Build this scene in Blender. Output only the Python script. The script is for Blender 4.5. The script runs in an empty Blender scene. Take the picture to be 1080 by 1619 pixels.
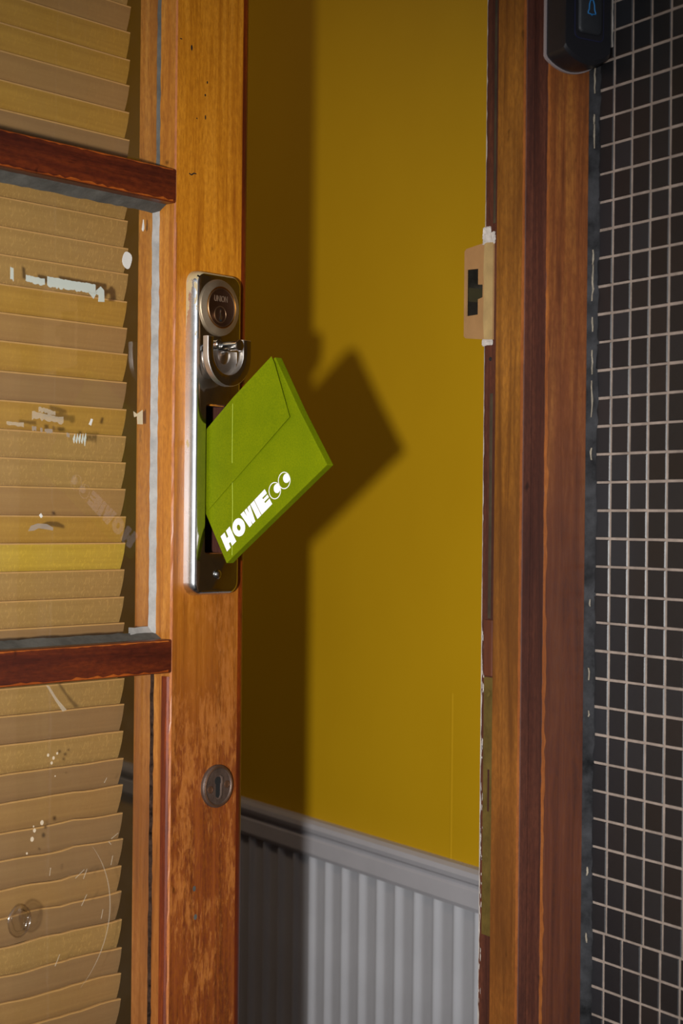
import bpy, bmesh, math, random
from mathutils import Vector, Matrix
random.seed(7)
SC = bpy.context.scene
COL = SC.collection

# ------------------------------------------------------------------ camera
cam_d = bpy.data.cameras.new('camera')
cam = bpy.data.objects.new('camera', cam_d); COL.objects.link(cam)
cam_d.sensor_fit = 'HORIZONTAL'; cam_d.sensor_width = 24.0; cam_d.lens = 60.0
cam_d.clip_start = 0.05; cam_d.clip_end = 200
cam_d.shift_y = 0.0097
YAW = math.atan2(0.528, 0.8492)
ROLL = math.atan(0.0099)
# look along (sin yaw, cos yaw, 0), then roll about the view axis
cam.matrix_world = (Matrix.Translation((0, 0, 1.25)) @ Matrix.Rotation(-YAW, 4, 'Z')
                    @ Matrix.Rotation(math.radians(90), 4, 'X') @ Matrix.Rotation(ROLL, 4, 'Z'))
cam_d.dof.use_dof = True
cam_d.dof.focus_distance = 1.54
cam_d.dof.aperture_fstop = 9.0
SC.camera = cam

# ------------------------------------------------------------------ world, lights, exposure
SC.view_settings.view_transform = 'Standard'
SC.view_settings.look = 'None'
SC.view_settings.gamma = 1.0
SC.view_settings.use_curve_mapping = False
SC.view_settings.exposure = 0.0

w = bpy.data.worlds.new('sky'); SC.world = w; w.use_nodes = True
nt = w.node_tree; nt.nodes.clear()
wo = nt.nodes.new('ShaderNodeOutputWorld'); bg = nt.nodes.new('ShaderNodeBackground')
tc = nt.nodes.new('ShaderNodeTexCoord'); sp = nt.nodes.new('ShaderNodeSeparateXYZ')
rp = nt.nodes.new('ShaderNodeValToRGB')
nt.links.new(tc.outputs['Generated'], sp.inputs[0]); nt.links.new(sp.outputs['Z'], rp.inputs[0])
rp.color_ramp.elements[0].position = 0.0; rp.color_ramp.elements[0].color = (0.64, 0.65, 0.67, 1)
rp.color_ramp.elements[1].position = 0.8; rp.color_ramp.elements[1].color = (0.50, 0.56, 0.66, 1)
nt.links.new(rp.outputs[0], bg.inputs[0]); nt.links.new(bg.outputs[0], wo.inputs[0])
bg.inputs[1].default_value = 0.8

FX = Vector((-0.345, -0.100, 1.193))            # the flash: just left of the camera, at its height
fl_d = bpy.data.lights.new('flash', 'SPOT'); fl = bpy.data.objects.new('flash', fl_d); COL.objects.link(fl)
fl_d.energy = 160; fl_d.color = (1.0, 0.985, 0.96); fl_d.shadow_soft_size = 0.030
fl_d.spot_size = math.radians(50); fl_d.spot_blend = 1.0
fl.location = FX
fl.rotation_euler = (Vector((0.66, 1.36, 1.13)) - FX).to_track_quat('-Z', 'Y').to_euler()

# warm fill light added under the hall ceiling to lift the wall shadow
hl_d = bpy.data.lights.new('hall_fill', 'AREA'); hl = bpy.data.objects.new('hall_fill', hl_d); COL.objects.link(hl)
hl_d.shape = 'DISK'; hl_d.size = 0.45; hl_d.energy = 5.2; hl_d.color = (1.0, 0.74, 0.52)
hl.location = (0.15, 2.2, 2.38)

# ------------------------------------------------------------------ materials
def newmat(name):
    m = bpy.data.materials.new(name); m.use_nodes = True
    t = m.node_tree; t.nodes.clear()
    o = t.nodes.new('ShaderNodeOutputMaterial'); b = t.nodes.new('ShaderNodeBsdfPrincipled')
    t.links.new(b.outputs[0], o.inputs[0])
    return m, t, b, o
def N(t, typ, **kw):
    n = t.nodes.new(typ)
    for k, v in kw.items(): setattr(n, k, v)
    return n
def noise(t, src, scale, nscale=1.0, detail=6, rough=0.6, dist=0.0, loc=(0, 0, 0)):
    mp = N(t, 'ShaderNodeMapping'); mp.inputs['Scale'].default_value = scale; mp.inputs['Location'].default_value = loc
    t.links.new(src, mp.inputs[0])
    n = N(t, 'ShaderNodeTexNoise'); n.inputs['Scale'].default_value = nscale
    n.inputs['Detail'].default_value = detail; n.inputs['Roughness'].default_value = rough
    n.inputs['Distortion'].default_value = dist
    t.links.new(mp.outputs[0], n.inputs['Vector'])
    return n.outputs['Fac']
def ramp(t, fac, stops):
    r = N(t, 'ShaderNodeValToRGB'); els = r.color_ramp.elements
    while len(els) < len(stops): els.new(0.5)
    for e, (p, c) in zip(els, stops):
        e.position = p; e.color = (c[0], c[1], c[2], 1) if len(c) == 3 else c
    t.links.new(fac, r.inputs[0]); return r.outputs[0]
def mix(t, fac, a, b, mode='MIX'):
    m = N(t, 'ShaderNodeMix', data_type='RGBA', blend_type=mode)
    if isinstance(fac, (int, float)): m.inputs[0].default_value = fac
    else: t.links.new(fac, m.inputs[0])
    for i, v in ((6, a), (7, b)):
        if isinstance(v, tuple): m.inputs[i].default_value = (v[0], v[1], v[2], 1)
        else: t.links.new(v, m.inputs[i])
    return m.outputs[2]
def mul(t, a, b, op='MULTIPLY'):
    m = N(t, 'ShaderNodeMath', operation=op, use_clamp=True)
    for i, v in ((0, a), (1, b)):
        if isinstance(v, (int, float)): m.inputs[i].default_value = v
        else: t.links.new(v, m.inputs[i])
    return m.outputs[0]
def bump(t, b, h, s, d=0.001):
    bn = N(t, 'ShaderNodeBump'); bn.inputs['Strength'].default_value = s; bn.inputs['Distance'].default_value = d
    t.links.new(h, bn.inputs['Height']); t.links.new(bn.outputs[0], b.inputs['Normal'])
def G(h):  # sRGB hex -> linear
    v = [int(h[i:i + 2], 16) / 255 for i in (0, 2, 4)]
    return tuple(x / 12.92 if x <= 0.04045 else ((x + 0.055) / 1.055) ** 2.4 for x in v)

def simple(name, col, rough=0.5, metal=0.0, var=0.0, scale=60, bmp=0.0, coat=0.0, spec=0.5):
    m, t, b, o = newmat(name)
    b.inputs['Roughness'].default_value = rough; b.inputs['Metallic'].default_value = metal
    b.inputs['Specular IOR Level'].default_value = spec
    b.inputs['Coat Weight'].default_value = coat
    src = N(t, 'ShaderNodeTexCoord').outputs['Object']
    f = noise(t, src, (1, 1, 1), scale, 5, 0.6)
    a = tuple(c * (1 - var) for c in col); c2 = tuple(min(1, c * (1 + var)) for c in col)
    t.links.new(ramp(t, f, [(0.3, a), (0.7, c2)]), b.inputs['Base Color'])
    if bmp: bump(t, b, noise(t, src, (1, 1, 1), scale * 6, 4, 0.6), bmp)
    return m

def wood(name, light, mid, dark, axis='z', blotch=0.5, pores=0.5, rough=0.38, coat=0.25, low=None, zr=(0.95, 1.2), wear=None, bmp=0.25, blotch_scale=9.0, loc=(0, 0, 0)):
    """grain runs along the axis; low = second colour set for the weathered lower part of the piece"""
    m, t, b, o = newmat(name)
    tc = N(t, 'ShaderNodeTexCoord'); src = tc.outputs['Object']
    st = {'z': (1, 1, 0.045), 'x': (0.045, 1, 1)}[axis]
    g1 = noise(t, src, tuple(v * 95 for v in st), 1.0, 7, 0.65, 0.6, loc)
    g2 = noise(t, src, {'z': (700, 700, 60), 'x': (60, 700, 700)}[axis], 1.0, 4, 0.65, 0.0, loc)
    g3 = noise(t, src, {'z': (330, 330, 130), 'x': (130, 330, 330)}[axis], 1.0, 5, 0.7, 0.0, loc)
    bl = noise(t, src, {'z': (1, 1, 0.28), 'x': (0.3, 1, 1)}[axis], blotch_scale, 5, 0.62, 0.4, loc)
    def tone(l, mm, d):
        base = ramp(t, g1, [(0.28, d), (0.48, mm), (0.72, l)])
        return mix(t, mul(t, ramp(t, bl, [(0.45, (0, 0, 0)), (0.68, (1, 1, 1))]), blotch), base, d)
    col = tone(light, mid, dark)
    if low:
        c2 = tone(*low)
        sx = N(t, 'ShaderNodeSeparateXYZ'); t.links.new(src, sx.inputs[0])
        mr = N(t, 'ShaderNodeMapRange'); mr.inputs[1].default_value = zr[1]; mr.inputs[2].default_value = zr[0]
        jz = N(t, 'ShaderNodeMath', operation='MULTIPLY_ADD'); t.links.new(bl, jz.inputs[0]); jz.inputs[1].default_value = -0.35
        t.links.new(sx.outputs[2], jz.inputs[2])
        ad = N(t, 'ShaderNodeMath', operation='ADD'); t.links.new(jz.outputs[0], ad.inputs[0]); ad.inputs[1].default_value = 0.175
        t.links.new(ad.outputs[0], mr.inputs[0])
        col = mix(t, mr.outputs[0], col, c2)
        if wear:
            wa = mul(t, noise(t, src, (1, 1, 0.22), 260, 8, 0.75, 0.5), 0.5); wb = mul(t, noise(t, src, (1, 1, 0.35), 26, 4, 0.6), 0.5)
            wn = mul(t, wa, wb, 'ADD')
            wf = mul(t, ramp(t, wn, [(0.50, (0, 0, 0)), (0.57, (1, 1, 1))]), mr.outputs[0])
            wf = mul(t, wf, 0.7)
            col = mix(t, wf, col, wear)
    pr = ramp(t, g2, [(0.30, (1, 1, 1)), (0.44, (0, 0, 0))])
    col = mix(t, mul(t, pr, pores), col, tuple(c * 0.4 for c in dark))
    col = mix(t, mul(t, ramp(t, g3, [(0.38, (1, 1, 1)), (0.60, (0, 0, 0))]), 0.45), col, dark)
    # small dents and stains
    vo = noise(t, src, (1, 1, 0.6), 55, 3, 0.5)
    col = mix(t, mul(t, ramp(t, vo, [(0.24, (1, 1, 1)), (0.30, (0, 0, 0))]), 0.7), col, tuple(c * 0.2 for c in dark))
    t.links.new(col, b.inputs['Base Color'])
    rr = N(t, 'ShaderNodeMapRange'); rr.inputs[3].default_value = rough - 0.1; rr.inputs[4].default_value = rough + 0.2
    t.links.new(bl, rr.inputs[0]); t.links.new(rr.outputs[0], b.inputs['Roughness'])
    b.inputs['Coat Weight'].default_value = coat; b.inputs['Coat Roughness'].default_value = 0.3
    b.inputs['Specular IOR Level'].default_value = 0.35
    bump(t, b, g2, bmp, 0.0006)
    return m

M = {}
M['stile'] = wood('varnished_golden_wood', G('ec9e30'), G('d0841e'), G('9a5410'), low=(G('9c5226'), G('7a3a1c'), G('421e10')), zr=(1.02, 1.42), wear=G('c67c3c'), blotch=0.4, pores=0.5)
M['edge'] = wood('dark_red_edge_wood', G('b04a10'), G('8a340a'), G('4c1a08'), low=(G('a04c14'), G('6c280c'), G('34140a')), zr=(1.0, 1.4), blotch=0.6)
M['reveal'] = wood('reveal_wood', G('cc9040'), G('b47428'), G('884c18'), low=(G('b8783a'), G('985c28'), G('5c3010')), zr=(0.95, 1.3), blotch=0.5)
M['arris'] = wood('worn_orange_arris', G('c87c38'), G('b0662a'), G('804420'), blotch=0.4, pores=0.2)
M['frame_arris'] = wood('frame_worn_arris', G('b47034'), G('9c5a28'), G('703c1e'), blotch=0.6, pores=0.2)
M['rail'] = wood('mahogany_rail_wood', G('7c3412'), G('5a2210'), G('30100a'), axis='x', blotch=0.6, wear=None, coat=0.35)
M['railarris'] = wood('rail_worn_arris', G('c8702a'), G('a85018'), G('70300c'), axis='x', blotch=0.4)
M['frame_amber'] = wood('frame_amber_wood', G('b07830'), G('966020'), G('5a3414'), low=(G('a4682c'), G('865020'), G('48280f')), zr=(0.9, 1.3), blotch=0.75, pores=0.3, blotch_scale=11)
M['frame_red'] = wood('frame_red_wood', G('b07430'), G('8c5024'), G('5c3018'), low=(G('7c4a30'), G('5e3426'), G('38201a')), zr=(1.15, 1.62), blotch=0.6, pores=0.25, coat=0.15)
M['frame_dark'] = wood('frame_dark_wood', G('6c3c28'), G('4e281c'), G('301812'), blotch=0.6, pores=0.3, coat=0.0, rough=0.6)
M['slat_glint'] = simple('slat_edge_highlight', G('c89858'), 0.6, 0, 0.1, 60)  # highlight along the slats' top front edges, painted as a paler colour
def slat_mat(name, a, c, fleck):
    m, t, b, o = newmat(name)
    tcn = N(t, 'ShaderNodeTexCoord'); src = tcn.outputs['Object']
    g = noise(t, src, (5, 160, 160), 1.0, 6, 0.6, 0.3)
    f = noise(t, src, (420, 420, 130), 1.0, 2, 0.4, 1.5)
    col = ramp(t, g, [(0.3, a), (0.7, c)])
    col = mix(t, mul(t, ramp(t, f, [(0.56, (0, 0, 0)), (0.66, (1, 1, 1))]), fleck), col, tuple(min(1, x * 1.45) for x in c))
    t.links.new(col, b.inputs['Base Color']); b.inputs['Roughness'].default_value = 0.55
    b.inputs['Specular IOR Level'].default_value = 0.3
    bump(t, b, g, 0.15, 0.0005)
    return m
SL = [slat_mat('slat_wood_tan', G('987040'), G('a67e48'), 0.12), slat_mat('slat_wood_gold', G('a0742a'), G('b48836'), 0.2),
      slat_mat('slat_wood_fleck', G('9e7840'), G('ac864a'), 0.45), slat_mat('slat_wood_grey_tan', G('8e6a42'), G('9a764a'), 0.08),
      slat_mat('slat_wood_yellow', G('b4902c'), G('c8a438'), 0.3)]

def metal_mat(name, col, rough, patch=None, pf=0.0, brushed=False):
    m, t, b, o = newmat(name)
    src = N(t, 'ShaderNodeTexCoord').outputs['Object']
    f = noise(t, src, (1, 1, 1), 70, 6, 0.7)
    b.inputs['Metallic'].default_value = 1.0
    c = ramp(t, f, [(0.3, tuple(x * 0.85 for x in col)), (0.7, col)])
    rr = N(t, 'ShaderNodeMapRange'); rr.inputs[3].default_value = max(0.02, rough - 0.06); rr.inputs[4].default_value = rough + 0.1
    t.links.new(f, rr.inputs[0]); t.links.new(rr.outputs[0], b.inputs['Roughness'])
    if patch:
        p = noise(t, src, (1, 1, 0.4), 60, 6, 0.7)
        sx = N(t, 'ShaderNodeSeparateXYZ'); t.links.new(src, sx.inputs[0])
        zr_ = N(t, 'ShaderNodeMapRange'); zr_.inputs[1].default_value = 1.33; zr_.inputs[2].default_value = 1.47; zr_.inputs[3].default_value = 0.0; zr_.inputs[4].default_value = 0.24
        t.links.new(sx.outputs[2], zr_.inputs[0]); p = mul(t, p, zr_.outputs[0], 'ADD')
        pm = ramp(t, p, [(pf, (0, 0, 0)), (pf + 0.02, (1, 1, 1))])
        c = mix(t, pm, c, patch)
        inv = N(t, 'ShaderNodeMath', operation='SUBTRACT'); inv.inputs[0].default_value = 1.0; t.links.new(pm, inv.inputs[1])
        t.links.new(inv.outputs[0], b.inputs['Metallic'])
    t.links.new(c, b.inputs['Base Color'])
    s = noise(t, src, (1, 1, 1), 500, 3, 0.6); bump(t, b, s, 0.03, 0.0003)
    return m
M['chrome'] = metal_mat('worn_chrome', (0.62, 0.60, 0.57), 0.10)
M['chrome_side'] = metal_mat('worn_chrome_with_varnish', (0.74, 0.74, 0.75), 0.24, G('b4a078'), 0.67)
M['chrome_soft'] = metal_mat('soft_chrome', (0.80, 0.75, 0.70), 0.38)
M['chrome_tongue'] = metal_mat('polished_tongue', (0.80, 0.75, 0.70), 0.2)
M['ring'] = metal_mat('tarnished_nickel', G('c8b498'), 0.48)
M['ring_in'] = metal_mat('bare_brass_rim', G('b4762e'), 0.35)
M['cyl'] = metal_mat('brown_cylinder_metal', G('6a4c3a'), 0.5)
M["stamp"] = simple("rubbed_stamping", G("7c6450"), 0.5, 0.3, 0.1)
M['cyl_light'] = metal_mat('polished_cylinder_edge', G('a08060'), 0.45)
M['key_in'] = metal_mat('keyway_pins', G('c8b8a0'), 0.3)
M['bronze'] = simple('dark_bronze', G('5c4a40'), 0.48, 0.4, 0.3, 90, 0.3)
M['bronze_rim'] = simple('rubbed_bronze', G('6c4e3a'), 0.4, 0.6, 0.25, 90, 0.2)
M['bronze_inset'] = simple('worn_key_lip', G('8a7468'), 0.4, 0.6, 0.2, 90, 0.2)
M['brass'] = simple('pale_brass', G('b48c5e'), 0.4, 0.35, 0.08, 60, 0.05)
M['brass_paint'] = simple('varnish_on_brass', G('a88c5c'), 0.6, 0.0, 0.15, 60, 0.2)
M['old_brass'] = simple('dull_green_brass', G('6a5a2c'), 0.5, 0.4, 0.3, 60, 0.3)
M['shade_olive'] = simple('painted_shade_olive', G('2e280c'), 0.8, 0.0, 0.2, 40)  # dark olive of the shaded wall behind the strike hole, put into the colour
M['dark_metal'] = simple('dark_blackened_metal', G('4a463e'), 0.4, 0.7, 0.5, 40, 0.2)
M['black'] = simple('dark_void', (0.006, 0.005, 0.004), 0.9)
M['groove'] = simple('dirty_groove', G('3a2e1c'), 0.9, 0, 0.4, 50)
M['putty'] = simple('grey_putty', G('9a9894'), 0.6, 0, 0.25, 60, 0.4, 0, 0.3)
M['putty_dark'] = simple('dark_grey_putty', G('56544f'), 0.75, 0, 0.35, 50, 0.4, 0, 0.2)
M['gap'] = simple('black_bead_gap', G('32241c'), 0.9, 0, 0.8, 160, 0.8, 0, 0.05)
M['white'] = simple('chipped_white_paint', G('c0b8b0'), 0.7, 0, 0.25, 90, 0.4)
M['paper'] = simple('white_paper', G('d8d4cc'), 0.8, 0, 0.05, 90, 0.2)
M['paperblue'] = simple('pale_blue_paper', G('b8beb4'), 0.85, 0, 0.08, 200, 0.4)
M['tape'] = simple('old_cream_tape', G('c8b898'), 0.7, 0, 0.1, 90)
M['residue'] = simple('grey_glue_residue', G('94826a'), 0.8, 0, 0.2, 200)
M['sealant'] = simple('grey_black_sealant', G('2c2c2e'), 0.85, 0, 0.8, 45, 0.8, 0, 0.15)
M['chip'] = simple('cream_chips', G('867c6c'), 0.8, 0, 0.4, 120, 0.5)
M['grout'] = simple('warm_grey_grout', G('94857a'), 0.9, 0, 0.25, 60, 0.5)
M['yellow'] = None
m, t, b, o = newmat('mustard_wall_paint'); src = N(t, 'ShaderNodeTexCoord').outputs['Object']
f = noise(t, src, (1, 1, 1), 3, 4, 0.5); t.links.new(ramp(t, f, [(0.3, G('b38a08')), (0.7, G('bb920c'))]), b.inputs['Base Color'])
b.inputs['Roughness'].default_value = 0.6; b.inputs['Specular IOR Level'].default_value = 0.25
bump(t, b, noise(t, src, (1, 1, 1), 420, 3, 0.6), 0.12, 0.0008); M['yellow'] = m
M['hall_dim'] = simple('brown_hall_paint', G('6a5430'), 0.8, 0, 0.1, 10)
M['rail_white'] = simple('off_white_gloss_paint', G('aaa8ac'), 0.45, 0, 0.06, 12, 0.1)
M['board_white'] = simple('white_board_paint', G('a6a6aa'), 0.30, 0, 0.05, 12, 0.1)
M['floor'] = simple('grey_concrete', G('6c6860'), 0.85, 0, 0.2, 8, 0.3)
M['hall_floor'] = simple('brown_floor', G('4c3424'), 0.6, 0, 0.2, 8, 0.1)
M['porch'] = simple('porch_plaster', G('8c8474'), 0.85, 0, 0.1, 6, 0.2)
M['bell'] = simple('black_plastic', G('1c1c20'), 0.33, 0, 0.1, 60, 0.05)
M['bell2'] = simple('satin_black_plastic', G('24262a'), 0.5, 0, 0.15, 200, 0.2)
M['bell_back'] = simple('grey_backplate', G('8c8080'), 0.6)
M['bell_blue'] = simple('blue_print', G('1f74b4'), 0.6)
M['bell_navy'] = simple('navy_rim', G('20223e'), 0.4)
M['print'] = simple('white_print', G('f2f0f4'), 0.6, 0, 0.02, 60)

m, t, b, o = newmat('green_card'); src = N(t, 'ShaderNodeTexCoord').outputs['Object']
f = noise(t, src, (1, 1, 1), 700, 5, 0.75); f2 = noise(t, src, (1, 1, 1), 30, 4, 0.6)
c = mix(t, ramp(t, f2, [(0.35, (0, 0, 0)), (0.7, (1, 1, 1))]), G('6a7600'), G('757f00'))
c = mix(t, mul(t, ramp(t, f, [(0.36, (1, 1, 1)), (0.60, (0, 0, 0))]), 0.5), c, G('4c6002'))
t.links.new(c, b.inputs['Base Color']); b.inputs['Roughness'].default_value = 0.75
b.inputs['Specular IOR Level'].default_value = 0.08
bump(t, b, f, 0.25, 0.0004); M['green'] = m
M['green_dark'] = simple('green_card_cut_edge', G('5c7a10'), 0.8, 0, 0.2, 300, 0.2)
M['crease'] = simple('green_card_worn_crease', G('a8b83c'), 0.8, 0, 0.1, 300)

# thin window glass: clear with a fresnel reflection and a little dirt
m, t, b, o = newmat('old_window_glass')
t.nodes.remove(b)
tr = N(t, 'ShaderNodeBsdfTransparent'); tr.inputs[0].default_value = (0.95, 0.955, 0.94, 1)
gl = N(t, 'ShaderNodeBsdfGlossy'); gl.inputs['Roughness'].default_value = 0.02
fr = N(t, 'ShaderNodeFresnel'); ge = N(t, 'ShaderNodeNewGeometry'); mr = N(t, 'ShaderNodeMapRange')   # same fresnel from both sides of the pane
mr.inputs[3].default_value = 1.5; mr.inputs[4].default_value = 1 / 1.5; t.links.new(ge.outputs['Backfacing'], mr.inputs[0]); t.links.new(mr.outputs[0], fr.inputs[0])
mx = N(t, 'ShaderNodeMixShader'); t.links.new(fr.outputs[0], mx.inputs[0]); t.links.new(tr.outputs[0], mx.inputs[1]); t.links.new(gl.outputs[0], mx.inputs[2])
df = N(t, 'ShaderNodeBsdfDiffuse'); df.inputs[0].default_value = (*G('a89c88'), 1)
src = N(t, 'ShaderNodeTexCoord').outputs['Object']
dn = noise(t, src, (1, 1, 1), 9, 6, 0.7)
mx2 = N(t, 'ShaderNodeMixShader')
t.links.new(mul(t, ramp(t, dn, [(0.3, (0.2, 0.2, 0.2)), (0.75, (1, 1, 1))]), 0.07), mx2.inputs[0])
t.links.new(mx.outputs[0], mx2.inputs[1]); t.links.new(df.outputs[0], mx2.inputs[2]); t.links.new(mx2.outputs[0], o.inputs[0])
wv = noise(t, src, (1, 1, 1), 14, 2, 0.5); bn = N(t, 'ShaderNodeBump'); bn.inputs['Strength'].default_value = 0.12; bn.inputs['Distance'].default_value = 0.002
t.links.new(wv, bn.inputs['Height']); t.links.new(bn.outputs[0], gl.inputs['Normal'])
M['glass'] = m
# clear resin (dots, arcs on the pane)
m, t, b, o = newmat('clear_resin')
t.nodes.remove(b)
tr = N(t, 'ShaderNodeBsdfTransparent'); tr.inputs[0].default_value = (0.97, 0.96, 0.94, 1)
gl = N(t, 'ShaderNodeBsdfGlossy'); gl.inputs['Roughness'].default_value = 0.12; mx = N(t, 'ShaderNodeMixShader'); mx.inputs[0].default_value = 0.14; t.links.new(tr.outputs[0], mx.inputs[1]); t.links.new(gl.outputs[0], mx.inputs[2])
t.links.new(mx.outputs[0], o.inputs[0]); M['resin'] = m
# faint scratches / smears: partly see-through pale film
m, t, b, o = newmat('pale_film')
tr = N(t, 'ShaderNodeBsdfTransparent'); mx = N(t, 'ShaderNodeMixShader'); mx.inputs[0].default_value = 0.38
b.inputs['Base Color'].default_value = (*G('c8b8a0'), 1); b.inputs['Roughness'].default_value = 0.8
t.links.new(tr.outputs[0], mx.inputs[1]); t.links.new(b.outputs[0], mx.inputs[2]); t.links.new(mx.outputs[0], o.inputs[0]); M['film'] = m
def thin(name, col, tfac):
    m, t, b, o = newmat(name); tr = N(t, 'ShaderNodeBsdfTransparent'); mx = N(t, 'ShaderNodeMixShader'); mx.inputs[0].default_value = tfac
    b.inputs['Base Color'].default_value = (*col, 1); b.inputs['Roughness'].default_value = 0.8
    t.links.new(b.outputs[0], mx.inputs[1]); t.links.new(tr.outputs[0], mx.inputs[2]); t.links.new(mx.outputs[0], o.inputs[0]); return m
M['paperblue'] = thin('thin_blue_paper', G('d0d6cc'), 0.32)
M['residue'] = thin('thin_glue_residue', G('a89888'), 0.45)
M['fleck'] = thin('thin_paint_fleck', G('e0cdb0'), 0.3)
# tiles: three tones
def tile_mat(name, a):
    m, t, b, o = newmat(name)
    src = N(t, 'ShaderNodeTexCoord').outputs['Object']; gi = N(t, 'ShaderNodeObjectInfo')
    f = noise(t, src, (1, 1, 1), 18, 5, 0.65, 0.3)
    c = ramp(t, f, [(0.3, a), (0.75, tuple(x * 1.7 + 0.003 for x in a))])
    c = mix(t, mul(t, gi.outputs['Random'], 0.4), c, tuple(x * 0.55 for x in a))
    t.links.new(c, b.inputs['Base Color'])
    rr = N(t, 'ShaderNodeMapRange'); rr.inputs[3].default_value = 0.28; rr.inputs[4].default_value = 0.5
    t.links.new(f, rr.inputs[0]); t.links.new(rr.outputs[0], b.inputs['Roughness'])
    b.inputs['Specular IOR Level'].default_value = 0.45
    bump(t, b, noise(t, src, (1, 1, 1), 120, 4, 0.6), 0.12, 0.0006)
    return m
TM = [tile_mat('black_tile', G('1c1c1e')), tile_mat('charcoal_tile', G('202124')), tile_mat('brown_black_tile', G('1f1c1c'))]

# ------------------------------------------------------------------ helpers
def link(name, me, mat, parent=None, smooth=False):
    o = bpy.data.objects.new(name, me); COL.objects.link(o)
    if mat is not None:
        for mm in (mat if isinstance(mat, (list, tuple)) else [mat]): me.materials.append(mm)
    if parent: o.parent = parent
    if smooth:
        for p in me.polygons: p.use_smooth = True
    return o
def from_bm(name, bm, mat, parent=None, smooth=False):
    bmesh.ops.recalc_face_normals(bm, faces=bm.faces)
    me = bpy.data.meshes.new(name); bm.to_mesh(me); bm.free()
    return link(name, me, mat, parent, smooth)
def empty(name, loc=(0, 0, 0), rz=0.0):
    o = bpy.data.objects.new(name, None); COL.objects.link(o); o.empty_display_size = 0.05
    o.location = loc; o.rotation_euler = (0, 0, rz); return o
def tag(o, label=None, cat=None, group=None, kind=None):
    for k, v in (('label', label), ('category', cat), ('group', group), ('kind', kind)):
        if v: o[k] = v
    return o
def bm_box(bm, a, b_):
    x0, y0, z0 = a; x1, y1, z1 = b_
    v = [bm.verts.new(p) for p in ((x0, y0, z0), (x1, y0, z0), (x1, y1, z0), (x0, y1, z0), (x0, y0, z1), (x1, y0, z1), (x1, y1, z1), (x0, y1, z1))]
    for f in ((0, 3, 2, 1), (4, 5, 6, 7), (0, 1, 5, 4), (1, 2, 6, 5), (2, 3, 7, 6), (3, 0, 4, 7)): bm.faces.new([v[i] for i in f])
    return v
def box(name, a, b_, mat, parent=None, bev=0.0, seg=2):
    bm = bmesh.new(); bm_box(bm, a, b_)
    if bev: bmesh.ops.bevel(bm, geom=bm.edges[:], offset=bev, segments=seg, profile=0.5, affect='EDGES')
    return from_bm(name, bm, mat, parent)
def prism(name, poly, z0, z1, mat, parent=None, smooth=False, zs=None):
    """plan polygon extruded upwards"""
    bm = bmesh.new(); zs = zs or [z0, z1]
    rings = [[bm.verts.new((x, y, z)) for x, y in poly] for z in zs]
    n = len(poly)
    for r0, r1 in zip(rings, rings[1:]):
        for i in range(n): bm.faces.new((r0[i], r0[(i + 1) % n], r1[(i + 1) % n], r1[i]))
    bm.faces.new(rings[0][::-1]); bm.faces.new(rings[-1])
    return from_bm(name, bm, mat, parent, smooth)
def extr(name, poly, fmap, d0, d1, mat, parent=None, hole=None):
    """polygon (a,b) extruded between depths d0,d1; fmap(a,b,d)->xyz"""
    bm = bmesh.new()
    F = [bm.verts.new(fmap(a, b_, d1)) for a, b_ in poly]; B = [bm.verts.new(fmap(a, b_, d0)) for a, b_ in poly]
    n = len(poly)
    if hole is None:
        bm.faces.new(F); bm.faces.new(B[::-1])
    for i in range(n): bm.faces.new((F[i], B[i], B[(i + 1) % n], F[(i + 1) % n]))
    if hole:
        HF = [bm.verts.new(fmap(a, b_, d1)) for a, b_ in hole]; HB = [bm.verts.new(fmap(a, b_, d0)) for a, b_ in hole]
        k = len(hole)
        for i in range(k): bm.faces.new((HF[(i + 1) % k], HB[(i + 1) % k], HB[i], HF[i]))
        for ring, hr in ((F, HF), (B, HB)):
            es = []
            for rr in (ring, hr):
                for i in range(len(rr)):
                    e = bm.edges.get((rr[i], rr[(i + 1) % len(rr)])) or bm.edges.new((rr[i], rr[(i + 1) % len(rr)]))
                    es.append(e)
            bmesh.ops.triangle_fill(bm, edges=es, use_beauty=True)
    return from_bm(name, bm, mat, parent)
def loft(name, loops, mat, parent=None, cap0=True, cap1=True, smooth=False):
    bm = bmesh.new(); R = [[bm.verts.new(p) for p in L] for L in loops]; n = len(loops[0])
    for a, b_ in zip(R, R[1:]):
        for i in range(n): bm.faces.new((a[i], a[(i + 1) % n], b_[(i + 1) % n], b_[i]))
    if cap0: bm.faces.new(R[0][::-1])
    if cap1: bm.faces.new(R[-1])
    return from_bm(name, bm, mat, parent, smooth)
def rrect(x0, x1, z0, z1, r, n=6):
    pts = []
    for cx, cz, a0 in ((x1 - r, z1 - r, 0), (x0 + r, z1 - r, 90), (x0 + r, z0 + r, 180), (x1 - r, z0 + r, 270)):
        for i in range(n + 1):
            a = math.radians(a0 + 90 * i / n); pts.append((cx + r * math.cos(a), cz + r * math.sin(a)))
    return pts
def boolean_cut(o, cutters):
    for c in cutters:
        md = o.modifiers.new('cut', 'BOOLEAN'); md.operation = 'DIFFERENCE'; md.object = c; md.solver = 'EXACT'
    dg = bpy.context.evaluated_depsgraph_get(); dg.update()
    me = bpy.data.meshes.new_from_object(o.evaluated_get(dg))
    o.modifiers.clear(); o.data = me
    for c in cutters: bpy.data.objects.remove(c, do_unlink=True)
def autosmooth(o, ang=35):
    me = o.data
    bm = bmesh.new(); bm.from_mesh(me)
    for e in bm.edges:
        e.smooth = not (len(e.link_faces) == 2 and e.calc_face_angle(0) > math.radians(ang))
    for f in bm.faces: f.smooth = True
    bm.to_mesh(me); bm.free()
    return o

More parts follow.
